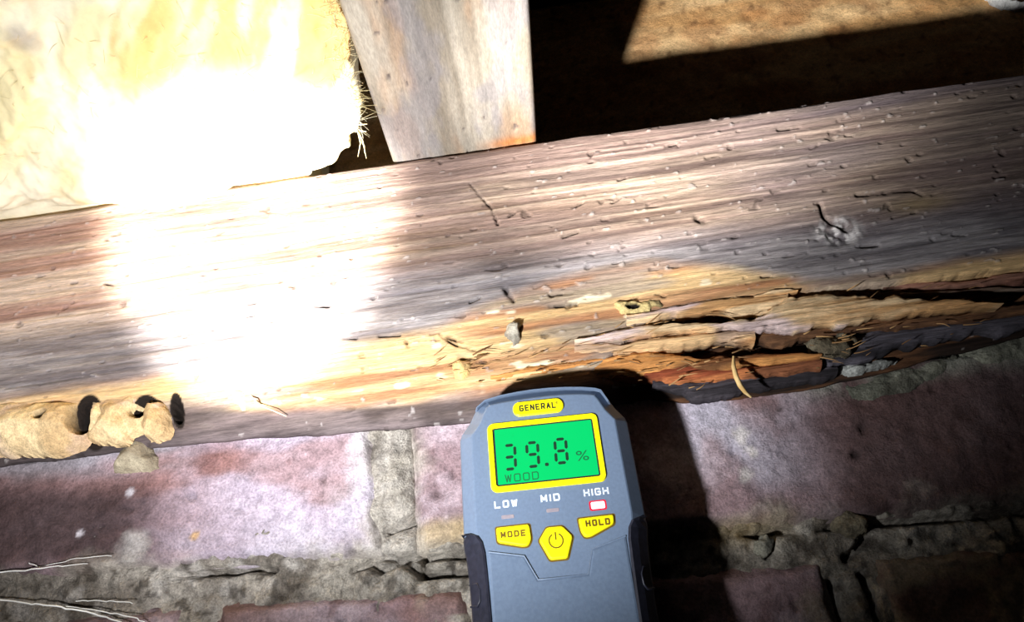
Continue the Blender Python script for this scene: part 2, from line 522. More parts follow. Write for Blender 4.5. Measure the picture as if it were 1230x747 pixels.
# pits and chips
pit = ss(0.80, 0.86, fbm(X * 170, Zf * 330, 414, 2)) * den
Y += pit * 0.0008
fleck = ss(0.80, 0.86, fbm(X * 260 + 9, Zf * 520, 415, 2)) * den
Y -= fleck * 0.0006
# checks and splits in the face
cracks = [([(565, 222), (578, 238), (590, 250), (598, 270)], 0.00045), ([(1030, 234), (1060, 231.5), (1095, 228), (1108, 234)], 0.0008),
          ([(985, 244), (990, 260), (1004, 268), (1016, 276)], 0.0008), ([(1072, 262), (1100, 255)], 0.0004),
          ([(378, 366), (394, 367)], 0.0007), ([(660, 354), (688, 352)], 0.0005), ([(661, 368), (692, 365)], 0.0007),
          ([(607, 347), (616, 361)], 0.0010), ([(530, 404), (548, 414), (570, 421)], 0.0005), ([(555, 410), (530, 402)], 0.0008),
          ([(556, 431), (580, 434)], 0.0017), ([(488, 409), (490, 416)], 0.0006), ([(455, 403), (480, 402)], 0.0005), ([(414, 406), (428, 406)], 0.0005),
          ([(676, 285), (694, 279)], 0.0005), ([(846, 266), (838, 262)], 0.0014), ([(845, 298), (850, 297)], 0.0012), ([(935, 155), (960, 152)], 0.0006), ([(800, 175), (812, 172)], 0.0006), ([(735, 243), (744, 238)], 0.0005),
          ([(125, 340), (135, 342)], 0.0005),  ([(1030, 296), (1055, 294)], 0.0007)]
ck = np.zeros_like(X)
for pts, w in cracks:
    d = polydist(X, Zf, pxs(pts, YS))
    ck = np.maximum(ck, np.exp(-(d / w) ** 2))
for q in range(10):
    r = np.random.RandomState(900 + q)
    cx = r.uniform(-0.02, 0.26); cz = ZC + r.uniform(0.135, 0.226); a = r.uniform(-0.25, 0.5); Lc = r.uniform(0.001, 0.0028)
    d = polydist(X, Zf, [(cx - Lc * math.cos(a), cz - Lc * math.sin(a)), (cx + Lc * math.cos(a), cz + Lc * math.sin(a))])
    ck = np.maximum(ck, 0.9 * np.exp(-(d / 0.00045) ** 2))
ck *= 0.35 + 0.65 * ss(0.35, 0.55, fbm(X * 300, Zf * 300, 418, 2))
Y += den * ck * 0.0026
holem = np.zeros_like(X)
for hx_, hz_, ra_, rb_ in ((103, 503, 0.0040, 0.0066), (172, 493, 0.0040, 0.0042), (209, 490, 0.0018, 0.0042)):
    q_ = at(hx_, hz_, -0.015)
    hm_ = ss(1.25, 0.95, np.hypot((X - q_[0]) / ra_, (Zf - q_[2]) / rb_)) * den
    Y += 0.026 * hm_; holem = np.maximum(holem, ss(1.75, 1.3, np.hypot((X - q_[0]) / ra_, (Zf - q_[2]) / rb_)))
# knot torn out at the right, a rough dish
kx, kz = pxs([(1008, 277)], YS)[0]
kd = np.hypot((X - kx) / 1.3, Zf - kz)
Y += den * (0.0035 * np.exp(-(kd / 0.006) ** 2) * (fbm(X * 260, Zf * 260, 420, 3) * 2 - 0.6))
# where rot has eaten the lower right: set back under the splintered layers
rec = den * ss(0.0, 0.0016, zrot - Zf + 0.0012 * (fbm(X * 160, Zf * 40, 421) - 0.5)) * ss(0.026, 0.045, X)
Y = Y * (1 - rec) + rec * (-0.0035 + 0.018 * ss(0.1175, 0.1215, ZL) + 0.004 * (fbm(X * 30, Zf * 200, 422) - 0.5))
gap = rec * ss(0.012, 0.0, zrot - Zf) * ss(0.10, 0.15, X)
Y += gap * 0.020
# colours
c = mix(lin((126, 104, 90)), lin((182, 160, 140)), ss(0.33, 0.66, grain))
c = mix(c, lin((104, 84, 74)), ss(0.60, 0.75, grain2) * 0.5)
mauve = ss(0.38, 0.62, fbm(X * 12, Zf * 40, 431, 4))
c = mix(c, lin((164, 140, 134)), 0.45 * mauve)
purple = ss(0.06, 0.2, X) * ss(0.32, 0.6, fbm(X * 9, Zf * 30, 432, 4) + 0.12 * ss(0.19, 0.15, ZL))
c = mix(c, lin((112, 102, 108)), 0.75 * purple)
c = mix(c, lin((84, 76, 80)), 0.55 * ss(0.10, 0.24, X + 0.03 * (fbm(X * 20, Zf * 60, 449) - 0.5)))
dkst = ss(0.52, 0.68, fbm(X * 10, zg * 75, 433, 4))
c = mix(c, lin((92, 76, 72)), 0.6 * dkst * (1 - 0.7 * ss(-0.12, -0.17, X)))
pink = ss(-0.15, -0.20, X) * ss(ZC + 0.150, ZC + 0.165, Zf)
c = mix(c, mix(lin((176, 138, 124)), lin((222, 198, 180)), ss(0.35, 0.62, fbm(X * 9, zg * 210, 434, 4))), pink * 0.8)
lowb = ss(0.176, 0.160, ZL + 0.006 * (fbm(X * 25, Zf * 60, 435) - 0.5) + 0.012 * ss(0.05, 0.2, X))
grey = mix(lin((104, 101, 106)), lin((148, 144, 146)), ss(0.3, 0.7, fbm(X * 40, Zf * 260, 436, 4)))
c = mix(c, grey, lowb * 0.78)
oran = ss(0.142, 0.134, ZL - 0.020 * ss(-0.05, 0.05, X) + 0.024 * ss(0.055, 0.14, X) + 0.006 * (fbm(X * 30, Zf * 60, 437) - 0.5) + 0.055 * (X + 0.05) * (X < -0.05) * -1 * 0.2) * (1 - below)
ocol = mix(lin((176, 122, 78)), lin((226, 188, 132)), ss(0.32, 0.62, fbm(X * 14, Zf * 240, 438, 4)))
c = mix(c, ocol, oran * 0.85)
ogrey = ss(0.45, 0.62, fbm(X * 22, Zf * 120, 439, 4)) * oran
c = mix(c, lin((148, 140, 132)), ogrey * 0.7)
cream = ss(0.75, 0.81, fbm(X * 60, Zf * 190, 440, 3)) * oran
c = mix(c, lin((236, 222, 190)), cream * 0.9)
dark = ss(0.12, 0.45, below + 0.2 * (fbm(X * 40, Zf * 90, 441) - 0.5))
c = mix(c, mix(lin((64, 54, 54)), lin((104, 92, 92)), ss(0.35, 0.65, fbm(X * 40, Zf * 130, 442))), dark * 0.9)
c = mix(c, mix(lin((40, 28, 22)), lin((104, 70, 46)), ss(0.4, 0.65, fbm(X * 20, Zf * 260, 443))), rec)
c = mix(c, lin((222, 216, 214)), ss(0.010, 0.004, kd) * ss(0.42, 0.6, fbm(X * 240, Zf * 200, 444, 3)) * 0.8)
c = mix(c, lin((150, 128, 92)), np.exp(-((X - 0.183) / 0.014) ** 2 - ((ZL - 0.166) / 0.0045) ** 2) * 0.7)
c = mix(c, lin((190, 182, 178)), fleck * 0.45)
c = mix(c, lin((40, 30, 26)), np.maximum(np.clip(ck, 0, 1) * 0.9, pit * 0.4))
c = mix(c, lin((30, 22, 17)), ss(0.02, 0.35, holem))  # shade inside the carved holes painted onto their walls
front = np.stack([X, Y, Zf], -1)


def strip(pts_y_z, c0):
    A = []; Cs = []
    for yy, zz in pts_y_z:
        A.append(np.stack([xs, np.broadcast_to(yy, xs.shape), np.broadcast_to(zz, xs.shape)], -1)); Cs.append(c0)
    return np.stack(A, 1), np.stack(Cs, 1)


bot, cb = strip([(0.129, ZC + 0.1185), (0.012, ZC + 0.1185), (0.003, np.maximum(zb + 0.002, ZC + 0.1175))], c[:, 0])
bot2, cb2 = strip([(Y[:, 0] + 0.002, zb - 0.0003)], c[:, 0])
tp, ct = strip([(Y[:, -1] + 0.004, zt + 0.0006), (0.02, ZC + 0.2318 + 0 * xs), (0.129, ZC + 0.2318 + 0 * xs), (0.129, ZC + 0.1185)], c[:, -1])
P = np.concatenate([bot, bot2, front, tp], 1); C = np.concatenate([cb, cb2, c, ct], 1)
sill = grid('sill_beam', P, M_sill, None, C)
tag(sill, 'long weathered brown timber sill, rotted along its lower right edge, lying on the brick wall', 'beam')


def ribbon(name, st, m, parent, y0, thick, pal, seed, tilt=0.0, bow=0.0):
    """a splintered layer of wood: stations (px, py_top, py_bottom) along it, ragged long edges, real thickness"""
    top = np.array(pxs([(s[0], s[1]) for s in st], y0)); bt = np.array(pxs([(s[0], s[2]) for s in st], y0))
    L = top[-1, 0] - top[0, 0]
    n = max(24, int(L / 0.0009)); mrows = 26
    s = np.linspace(0, 1, n)
    k = np.linspace(0, 1, len(st))
    # parameter by x so that stations stay where they were read
    k = (top[:, 0] - top[0, 0]) / L
    tx = np.interp(s, k, top[:, 0]); tz = np.interp(s, k, top[:, 1])
    bx = np.interp(s, k, bt[:, 0]); bz = np.interp(s, k, bt[:, 1])
    h = np.abs(tz - bz)
    rag = np.minimum(h * 0.34, 0.0022)
    tz = tz + rag * 2 * (fbm(tx * 160, tx * 0 + 1, seed, 4) - 0.5); bz = bz + rag * 2.4 * (fbm(tx * 140, tx * 0 + 2, seed + 1, 4) - 0.5)
    w = np.linspace(0, 1, mrows)
    x = tx[:, None] * (1 - w) + bx[:, None] * w; z = tz[:, None] * (1 - w) + bz[:, None] * w
    g = 0.6 * fbm(x * 22, z * 520, seed + 2, 4) + 0.4 * fbm(x * 60, z * 1100, seed + 8, 3)
    prof = 1 - (np.abs(2 * w - 1) ** 3)[None, :]
    y = y0 - thick * 0.35 * prof + tilt * (w[None, :] - 0.5) - 0.0042 * (g - 0.5) - bow * (s[:, None] ** 3)
    cl = mix(lin(pal[0]), lin(pal[1]), ss(0.33, 0.64, fbm(x * 22, z * 300, seed + 3, 4)))
    cl = mix(cl, lin(pal[2]), ss(0.54, 0.70, fbm(x * 30, z * 130, seed + 4, 4)) * 0.8)
    P = np.stack([x, y, z], -1)
    B0 = P[:, :1].copy(); B0[..., 1] += thick; B1 = P[:, -1:].copy(); B1[..., 1] += thick
    P = np.concatenate([B0, P, B1, B0], 1); cl = np.concatenate([cl[:, :1], cl, cl[:, -1:], cl[:, :1]], 1)
    return grid(name, P, m, parent, cl, flip=True)


PALE = ((196, 150, 100), (236, 204, 160), (206, 186, 190)); ORANGE = ((150, 92, 48), (214, 150, 86), (96, 62, 42))
LILAC = ((176, 160, 168), (214, 200, 208), (196, 164, 128)); BROWN = ((58, 42, 34), (108, 80, 58), (40, 30, 26))
DARK = ((48, 44, 48), (88, 82, 88), (34, 30, 32)); UMBER = ((84, 58, 42), (142, 100, 66), (56, 40, 32))
ribbon('splinter', [(752, 377, 391), (790, 370, 384), (820, 366, 376), (850, 362, 373), (880, 358, 375), (905, 355, 374), (925, 353, 373), (945, 352, 362)], M_rot, sill, -0.0150, 0.006, PALE, 501)
sp = ribbon('splinter', [(690, 408, 413), (720, 404, 411), (745, 397, 408), (775, 391, 404), (800, 390, 401), (850, 388, 398), (900, 384, 396), (925, 374, 396), (948, 358, 394), (985, 353, 391), (1020, 356, 388), (1060, 359, 382), (1110, 362, 377), (1150, 365, 374), (1175, 368, 372.5), (1197, 371, 372)], M_rot, sill, -0.0165, 0.006, PALE, 502, -0.001, 0.004)
sp['label'] = 'long pale splinter tapering to a point'
ribbon('splinter', [(690, 413, 430), (730, 412, 428), (745, 416, 424), (800, 404, 418), (830, 401, 414), (870, 399, 411), (905, 397, 411)], M_rot, sill, -0.0140, 0.007, ((186, 138, 92), (228, 188, 138), (190, 160, 140)), 503)
ribbon('splinter', [(896, 397, 412), (940, 392, 414), (990, 388, 408), (1040, 382, 398), (1100, 378, 391), (1180, 374, 384), (1235, 366, 378)], M_rot, sill, -0.0110, 0.006, UMBER, 504)
ribbon('splinter', [(590, 448, 462), (640, 438, 458), (700, 431, 455), (740, 427, 453), (790, 425, 450), (815, 427, 442), (840, 432, 446), (880, 430, 443), (905, 427, 439), (945, 427, 436), (985, 425, 432)], M_rot, sill, -0.0125, 0.008, ORANGE, 505)
ribbon('splinter', [(700, 446, 456), (760, 446, 455), (800, 443, 462), (840, 442, 458), (880, 441, 457), (930, 437, 452), (985, 432, 446)], M_rot, sill, -0.0100, 0.007, ((140, 70, 44), (206, 128, 78), (110, 70, 50)), 506)
sp = ribbon('splinter', [(783, 460, 466), (800, 458, 472), (830, 456, 477), (860, 455, 474), (900, 450, 468), (950, 446, 461), (1005, 440, 454)], M_rot, sill, -0.0070, 0.007, DARK, 507)
sp['label'] = 'dark grey bottom layer'
ribbon('splinter', [(965, 352, 357), (1010, 346, 357), (1060, 342, 361), (1110, 339, 364), (1160, 335, 368), (1235, 327, 366)], M_rot, sill, -0.0060, 0.006, UMBER, 508)
ribbon('splinter', [(1060, 341, 347), (1090, 337, 346), (1130, 338, 346), (1170, 336, 343), (1235, 325, 338)], M_rot, sill, -0.0100, 0.004, ((110, 74, 62), (160, 116, 98), (70, 48, 40)), 509)
ribbon('splinter', [(985, 410, 436), (1020, 402, 434), (1060, 396, 424), (1110, 390, 412), (1160, 386, 404), (1235, 376, 396)], M_rot, sill, -0.0080, 0.007, ((48, 45, 50), (86, 82, 90), (32, 29, 32)), 510)
ribbon('splinter', [(1080, 352, 355), (1150, 349, 353), (1235, 345, 350)], M_rot, sill, -0.0095, 0.003, ((110, 90, 76), (160, 140, 124), (70, 54, 46)), 511)
ribbon('splinter', [(905, 356, 360), (925, 350, 357), (948, 347.5, 353), (958, 348, 351)], M_rot, sill, -0.0160, 0.004, PALE, 512)

# loose fibres and slivers standing out of the rotten edge
M_sliver = noise_mat('wood_sliver', (96, 62, 38), (206, 164, 112), 120, (0.3, 1, 1))
rq = np.random.RandomState(77); lines_ = []; rads_ = []
for k in range(150):
    px = rq.uniform(500, 1180); t_ = np.interp(px, [500, 700, 800, 950, 1180], [425, 405, 368, 352, 340]); b_ = np.interp(px, [500, 560, 740, 830, 1000, 1180], [465, 462, 452, 470, 446, 400])
    p0 = at(px, rq.uniform(t_, b_), -0.0175); L = rq.uniform(0.0015, 0.007); a = rq.normal(0.02, 0.2)
    d = np.array([math.cos(a), -abs(rq.normal(0, 0.16)), math.sin(a)]); s_ = np.linspace(0, 1, 5)[:, None]
    lines_.append(p0 + L * (d * s_ + rq.normal(0, 0.16, 3) * s_ ** 2)); rads_.append(rq.uniform(0.00010, 0.00034) * np.array([1, 1, 0.9, 0.6, 0.15]))
SLIVERS = (lines_, rads_)

# ---------------------------------------------------------------- joist, rim board
YR = 0.13
xl = at(470, 193, YS)[0]; xr = at(645, 165, YS)[0]
zj = ZC + 0.2330


def joist_bottom():
    u = np.linspace(xl, xr, 90); v = np.concatenate([np.linspace(-0.80, -0.32, 20)[:-1], np.linspace(-0.32, YR - 0.0005, 320)])
    Xj, Yj = np.meshgrid(u, v, indexing='ij')
    e = np.minimum(Xj - xl, xr - Xj)
    z = zj + 0.0012 * (fbm(Xj * 260, Yj * 8, 601, 4) - 0.5) + 0.0020 * np.exp(-e / 0.0010)
    end = YS + 0.003 - Yj
    c = mix(lin((134, 124, 110)), lin((166, 157, 143)), ss(0.3, 0.7, fbm(Xj * 160, Yj * 9, 602, 4)))
    c = mix(c, lin((160, 126, 96)), 0.5 * ss(0.52, 0.68, fbm(Xj * 55, Yj * 16, 603, 4)))
    c = mix(c, lin((128, 124, 128)), 0.6 * ss(0.5, 0.66, fbm(Xj * 80, Yj * 30, 604, 4)))
    sk = ss(0.82, 0.88, fbm(Xj * 300, Yj * 210, 605, 2))
    c = mix(c, lin((84, 74, 72)), sk * 0.8)
    z = z + sk * 0.001
    rust = np.exp(-((end - 0.002) / 0.004) ** 2) * ss(-0.01, 0.012, Xj + 0.006 * (fbm(Xj * 200, Yj * 0, 606) - 0.5))
    c = mix(c, lin((186, 118, 62)), rust * 0.9)
    P = np.stack([Xj, Yj, z], -1)
    for side in (0, -1):
        A = P[side:side + 1 if side == 0 else None].copy(); A[..., 2] = ZC + 0.482
        Ac = c[side:side + 1 if side == 0 else None]
        if side == 0:
            P = np.concatenate([A, P], 0); c = np.concatenate([Ac, c], 0)
        else:
            P = np.concatenate([P, A], 0); c = np.concatenate([c, Ac], 0)
    for side in (0, -1):
        A = P[:, [0]].copy() if side == 0 else P[:, [-1]].copy(); A[..., 2] = ZC + 0.482
        Ac = c[:, [0]] if side == 0 else c[:, [-1]]
        P = np.concatenate([A, P], 1) if side == 0 else np.concatenate([P, A], 1)
        c = np.concatenate([Ac, c], 1) if side == 0 else np.concatenate([c, Ac], 1)
    return P, c


P, c = joist_bottom()
joist = grid('floor_joist', P, M_joist, None, c, flip=True)
tag(joist, 'pale stained timber joist coming forward overhead, its end resting on the sill', 'joist')

u = np.unique(np.concatenate([np.linspace(-1.0, -0.2, 16), np.arange(-0.2, 0.46, 0.0022), np.linspace(0.46, 1.0, 12)])); v = np.arange(ZC + 0.2322, ZC + 0.482, 0.0022)
Xr, Zr = np.meshgrid(u, v, indexing='ij')
saw = fbm(Xr * 70 + Zr * 50, Zr * 60 - Xr * 30, 611, 5)
Yr = YR + 0.0010 - 0.0030 * (saw - 0.5)
c = mix(lin((214, 166, 110)), lin((246, 208, 154)), ss(0.3, 0.7, fbm(Xr * 10, Zr * 60, 612, 5)))
c = mix(c, lin((170, 112, 66)), 0.5 * ss(0.5, 0.7, fbm(Xr * 40, Zr * 40, 613)))
c = mix(c, lin((120, 84, 56)), 0.6 * ss(0.66, 0.78, fbm(Xr * 150, Zr * 150, 614)))
kq = np.array(at(742, 42, YR)); c = mix(c, lin((120, 98, 88)), 0.7 * np.exp(-np.hypot((Xr - kq[0]) / 0.007, (Zr - kq[2]) / 0.016) ** 2))
P = np.stack([Xr, Yr, Zr], -1)
b0 = P[:, :1].copy(); b0[..., 1] = YR + 0.035; b1 = P[:, -1:].copy(); b1[..., 1] = YR + 0.035
P = np.concatenate([b0, P, b1, b0], 1); c = np.concatenate([c[:, :1], c, c[:, -1:], c[:, :1]], 1)
rim = tag(grid('rim_board', P, M_rim, None, c), 'tan rough sawn board standing behind the sill in the dark bay', 'board')

# ---------------------------------------------------------------- glass wool batt between the joists
path = np.array([(0.090, 0.2350), (0.03, 0.2345), (-0.005, 0.2338), (-0.016, 0.2330), (-0.0235, 0.2285), (-0.032, 0.2300), (-0.055, 0.2370), (-0.10, 0.2470), (-0.16, 0.2560), (-0.22, 0.2630), (-0.30, 0.2700), (-0.60, 0.2800)])
sl = np.concatenate([[0], np.cumsum(np.hypot(*np.diff(path, axis=0).T))])
tt = np.concatenate([np.linspace(0, sl[2], 20)[:-1], np.linspace(sl[2], sl[10], 300)[:-1], np.linspace(sl[10], sl[11], 20)])
py_ = np.interp(tt, sl, path[:, 0]); pz_ = np.interp(tt, sl, path[:, 1]) + ZC
k7 = np.ones(9) / 9
py_[9:-9] = np.convolve(py_, k7, 'same')[9:-9]; pz_[9:-9] = np.convolve(pz_, k7, 'same')[9:-9]
re_px = {-0.60: -0.0485, -0.22: -0.0490, -0.13: -0.0495, -0.09: -0.0500, -0.06: -0.0520, -0.045: -0.0560, -0.032: -0.0640, -0.024: -0.074, -0.016: -0.085, 0.0: -0.094, 0.09: -0.10}
kk = sorted(re_px)
xright = np.interp(py_, kk, [re_px[a] for a in kk])
uu = np.concatenate([np.linspace(-0.56, -0.30, 24)[:-1], np.linspace(-0.30, 0, 300)])
XX = np.zeros((len(uu), len(tt))); YY = np.zeros_like(XX); ZZ = np.zeros_like(XX)
for i, a in enumerate(uu):
    XX[i] = np.where(a < -0.30, a, -0.30 + (xright + 0.30) * (1 + a / 0.30))
YY[:] = py_[None, :]; ZZ[:] = pz_[None, :]
fl = ss(0.0, 0.02, -YY - 0.01)
XX += 0.006 * (fbm(YY * 130, YY * 0 + 7, 650, 4) - 0.5) * (XX > -0.12) * ss(-0.30, 0, uu)[:, None] ** 6
lm = fbm(XX * 26 + YY * 20, YY * 34 + ZZ * 30, 651, 5); lm2 = fbm(XX * 70, YY * 55 + ZZ * 50, 652, 4)
hang = 0.005 * (fbm(XX * 30, XX * 0, 653, 4) - 0.5)
ZZ -= fl * (0.026 * (lm - 0.5) + 0.007 * (lm2 - 0.5)) + 0.5 * hang * np.exp(-((YY + 0.024) / 0.012) ** 2)
YY -= fl * 0.006 * (lm2 - 0.5)
drop = np.exp(-((XX + 0.155) / 0.035) ** 2) * np.exp(-((YY + 0.024) / 0.010) ** 2)
ZZ -= drop * 0.010
ZZ = np.maximum(ZZ, np.where(YY > -0.0165, ZC + 0.2335, ZZ))
# colour
sw = fbm(XX * 40 + YY * 34 + 0.6 * lm, YY * 22 - XX * 18 + lm2, 655, 5)
c = mix(lin((240, 226, 178)), lin((250, 242, 214)), ss(0.35, 0.62, sw))
c = mix(c, lin((232, 182, 98)), 0.75 * ss(0.50, 0.70, fbm(XX * 60 + YY * 34 + 0.8 * lm2, YY * 20 + XX * 14 + 0.8 * lm, 656, 5)) * ss(-0.20, -0.12, XX + 0.2 * (YY + 0.1)))
c = mix(c, lin((206, 196, 164)), 0.75 * ss(0.40, 0.62, fbm(XX * 22, YY * 22, 657)) * ss(-0.09, -0.15, YY))
for px, py, yq in ((122, 9, -0.125), (18, 75, -0.10)):
    q = at(px, py, yq)
    d = np.hypot(XX - q[0], (YY - yq) * 1.0)
    c = mix(c, lin((104, 88, 96)), 0.5 * ss(0.009, 0.002, d + 0.006 * (lm2 - 0.5)))
P = np.stack([XX, YY, ZZ], -1)
curl = []; cc2 = []
for a in np.linspace(0.12, 1, 9):
    q = P[-1].copy()
    ang = a * math.pi / 2
    q[:, 0] += 0.004 * math.sin(ang) - 0.010 * (a ** 2) + 0.004 * (fbm(py_ * 160, py_ * 0 + a * 9, 660, 3) - 0.5)
    q[:, 2] += 0.06 * (1 - math.cos(ang)) + 0.001 * a
    curl.append(q); cc2.append(c[-1])
up = curl[-1].copy(); up[:, 2] = ZC + 0.47; curl.append(up); cc2.append(c[-1])
lf = P[0].copy(); lf[:, 2] = ZC + 0.47
P = np.concatenate([lf[None], P, np.stack(curl)], 0); c = np.concatenate([c[:1], c, np.stack(cc2)], 0)
wool = grid('insulation_batt', P, M_wool, None, c, flip=True)
tag(wool, 'yellow glass wool insulation stuffed between the joists, bulging over the sill', 'insulation')


def tubes(name, lines, rads, m, parent=None, sides=4):
    """lines: list of (n,3) arrays"""
    V = []; Fq = []; off = 0
    for ln, r in zip(lines, rads):
        ln = np.asarray(ln, float); n = len(ln)
        tg = np.gradient(ln, axis=0); tg /= np.linalg.norm(tg, axis=1)[:, None] + 1e-12
        ref = np.array([0.31, 0.9, 0.29])
        a = np.cross(tg, ref); a /= np.linalg.norm(a, axis=1)[:, None] + 1e-9
        b = np.cross(tg, a)
        rr = np.broadcast_to(r, (n,))[:, None]
        ring = [ln + rr * (a * math.cos(2 * math.pi * k / sides) + b * math.sin(2 * math.pi * k / sides)) for k in range(sides)]
        V.append(np.stack(ring, 1).reshape(-1, 3))
        i = np.arange(n * sides).reshape(n, sides) + off
        j = np.roll(i, -1, 1)
        Fq.append(np.stack([i[:-1], j[:-1], j[1:], i[1:]], -1).reshape(-1, 4))
        off += n * sides
    return from_arrays(name, np.concatenate(V), np.concatenate(Fq), m, parent)


tag(tubes('loose_fibres', SLIVERS[0], SLIVERS[1], M_sliver, sill, 4), kind='stuff')
rs = np.random.RandomState(5)
lines = []; rads = []
nu_, nt_ = P.shape[:2]
for k in range(2600):
    i = int(nu_ - 11 - abs(rs.normal(0, 4))) if k % 2 else rs.randint(24, nu_ - 10)
    jj = rs.randint(60, 290)
    p0 = P[min(max(i, 1), nu_ - 2), jj]
    d = rs.normal(0, 1, 3); d /= np.linalg.norm(d); d[1] -= 0.35; d[2] -= 0.3
    if k % 2: d[0] += 0.5
    L = rs.uniform(0.002, 0.007)
    s = np.linspace(0, 1, 6)[:, None]
    bend = rs.normal(0, 0.35, 3)
    lines.append(p0 + L * (d * s + bend * s * s)); rads.append(np.linspace(0.00012, 0.00005, 6))
fz = tag(tubes('fibre_fuzz', lines, rads, M_fibre, wool, 3), kind='stuff')
lines = []; rads = []
for a in ([(422, 148), (430, 156), (436, 170), (440, 190)], [(430, 156), (433, 172), (430, 188)], [(420, 152), (430, 150), (441, 149)], [(424, 158), (432, 157), (440, 158)], [(434, 168), (438, 176), (438, 184)], [(422, 145), (427, 152), (433, 166)]):
    lines.append([at(p[0], p[1], -0.03 - 0.002 * i) for i, p in enumerate(a)]); rads.append(np.linspace(0.0006, 0.00015, len(a)))
for q in range(40):
    p0 = at(rs.uniform(395, 428), 0, -0.03); yy = rs.uniform(110, 190); px0 = np.interp(yy, [80, 130, 150, 175, 205], [431, 424, 415, 405, 385])
    p0 = at(px0 - 4, yy, -0.03); p1 = at(px0 + rs.uniform(2, 14), yy + rs.uniform(-8, 10), -0.032); pm = (p0 + p1) / 2 + rs.normal(0, 0.0012, 3)
    lines.append([p0, pm, p1]); rads.append([0.00018, 0.00014, 0.00006])
tubes('fibre_tuft', lines, rads, M_fibre, wool, 4)


# ---------------------------------------------------------------- lumps: mud nests, mud daubs, mortar smears
def patch(name, outline, y0, bulge, w, pal, seed, m, parent=None, holes=(), rough=1.0, sink=0.004, step=0.0005, ridge=0.0):
    pts = pxs(outline, y0)
    px_, pz_ = np.array(pts).T
    gx = np.arange(px_.min() - 0.003, px_.max() + 0.003, step); gz = np.arange(pz_.min() - 0.003, pz_.max() + 0.003, step)
    x, z = np.meshgrid(gx, gz, indexing='ij')
    d = sdf(x, z, pts) + 0.0022 * rough * (fbm(x * 220, z * 220, seed, 3) - 0.5)
    h = bulge * (1 - np.exp(-np.maximum(d, 0) / w)) + 0.0035 * rough * (fbm(x * 130, z * 130, seed + 1, 4) - 0.5) * ss(0, 0.002, d)
    h += ridge * (fbm(x * 40, z * 160, seed + 7, 3) - 0.5) * ss(0, 0.002, d)
    c = mix(lin(pal[0]), lin(pal[1]), ss(0.32, 0.66, fbm(x * 90, z * 90, seed + 2, 5)))
    c = mix(c, lin(pal[2]), ss(0.55, 0.72, fbm(x * 60, z * 60, seed + 3, 4)) * 0.7)
    for hx, hz, ra, rb, dep in holes:
        q = at(hx, hz, y0)
        dd = np.hypot((x - q[0]) / ra, (z - q[2]) / rb) + 0.25 * (fbm(x * 300, z * 300, seed + 5, 2) - 0.5)
        hm = ss(1.12, 0.86, dd)
        h = h * (1 - hm) + hm * (-dep)
        c = mix(c, lin((26, 20, 16)), hm)  # shadow inside the hole painted as a dark colour
    h = np.where(d < 0.0004, np.minimum(h, -sink), h)
    i = np.arange(x.size).reshape(x.shape)
    keep = (np.maximum.reduce([d[:-1, :-1], d[1:, :-1], d[1:, 1:], d[:-1, 1:]]) > 0)
    f = np.stack([i[:-1, :-1], i[1:, :-1], i[1:, 1:], i[:-1, 1:]], -1)[keep]
    used = np.unique(f); mp = np.zeros(x.size, int); mp[used] = np.arange(len(used))
    gdx, gdz = np.gradient(d, step, step)
    out_ = np.clip(-d, 0, step * 1.5); gl = np.hypot(gdx, gdz) + 1e-6
    x = x + out_ * gdx / gl; z = z + out_ * gdz / gl
    V = np.stack([x, y0 - h, z], -1).reshape(-1, 3)[used]
    return from_arrays(name, V, mp[f], m, parent, c.reshape(-1, 3)[used])


MUD = ((204, 172, 126), (236, 208, 160), (214, 186, 172)); MUDD = ((150, 138, 116), (190, 178, 152), (132, 120, 102))
YN = -0.012
q = at(60, 545, YN)
nest = empty('mud_nest', tuple(q), 'long tan mud dauber nest with dark open holes stuck under the sill at left', 'nest')


def under(o, e):
    o.parent = e
    o.matrix_parent_inverse = Matrix.Translation(-Vector(e.location))
    return o


under(patch('nest_smear', [(-40, 486), (20, 484), (60, 483), (95, 482), (108, 487), (122, 493), (118, 510), (112, 520), (104, 528), (96, 538), (70, 547), (40, 546), (0, 547), (-40, 550)], YN, 0.011, 0.0055, MUD, 701, M_mud,
            holes=[(103, 503, 0.0042, 0.0068, 0.004), (63, 505, 0.0026, 0.0020, -0.003)], ridge=0.003), nest)
under(patch('nest_smear', [(100, 486), (130, 481), (168, 478), (200, 482), (206, 496), (200, 512), (176, 516), (150, 524), (118, 526), (100, 516)], YN, 0.0055, 0.004, MUD, 700, M_mud,
            holes=[(103, 503, 0.0042, 0.0068, 0.004), (172, 493, 0.0042, 0.0044, 0.004)]), nest)
under(patch('nest_cell', [(112, 484), (132, 480), (150, 477), (168, 476), (168, 488), (160, 500), (158, 515), (150, 533), (128, 534), (106, 530), (104, 522), (112, 512), (116, 500)], YN, 0.011, 0.0055, MUD, 702, M_mud, ridge=0.003), nest)
under(patch('nest_cell', [(162, 478), (182, 480), (184, 492), (176, 505), (164, 508), (158, 500)], YN, 0.007, 0.003, MUD, 703, M_mud, holes=[(172, 493, 0.0042, 0.0044, 0.004)]), nest)
under(patch('nest_cell', [(182, 484), (200, 484), (206, 496), (204, 510), (200, 526), (186, 530), (176, 528), (172, 514), (176, 498)], YN, 0.010, 0.003, MUD, 704, M_mud, holes=[(209, 490, 0.0018, 0.0042, 0.006)], ridge=0.002), nest)
tag(patch('mud_cone', [(166, 512), (172, 522), (184, 534), (194, 550), (194, 564), (182, 569), (158, 570), (138, 570), (136, 560), (142, 548), (154, 530), (160, 516)], -0.001, 0.010, 0.005, MUDD, 710, M_mud), 'grey brown cone of dried mud on the brick just below the nest holes', 'mud lump')
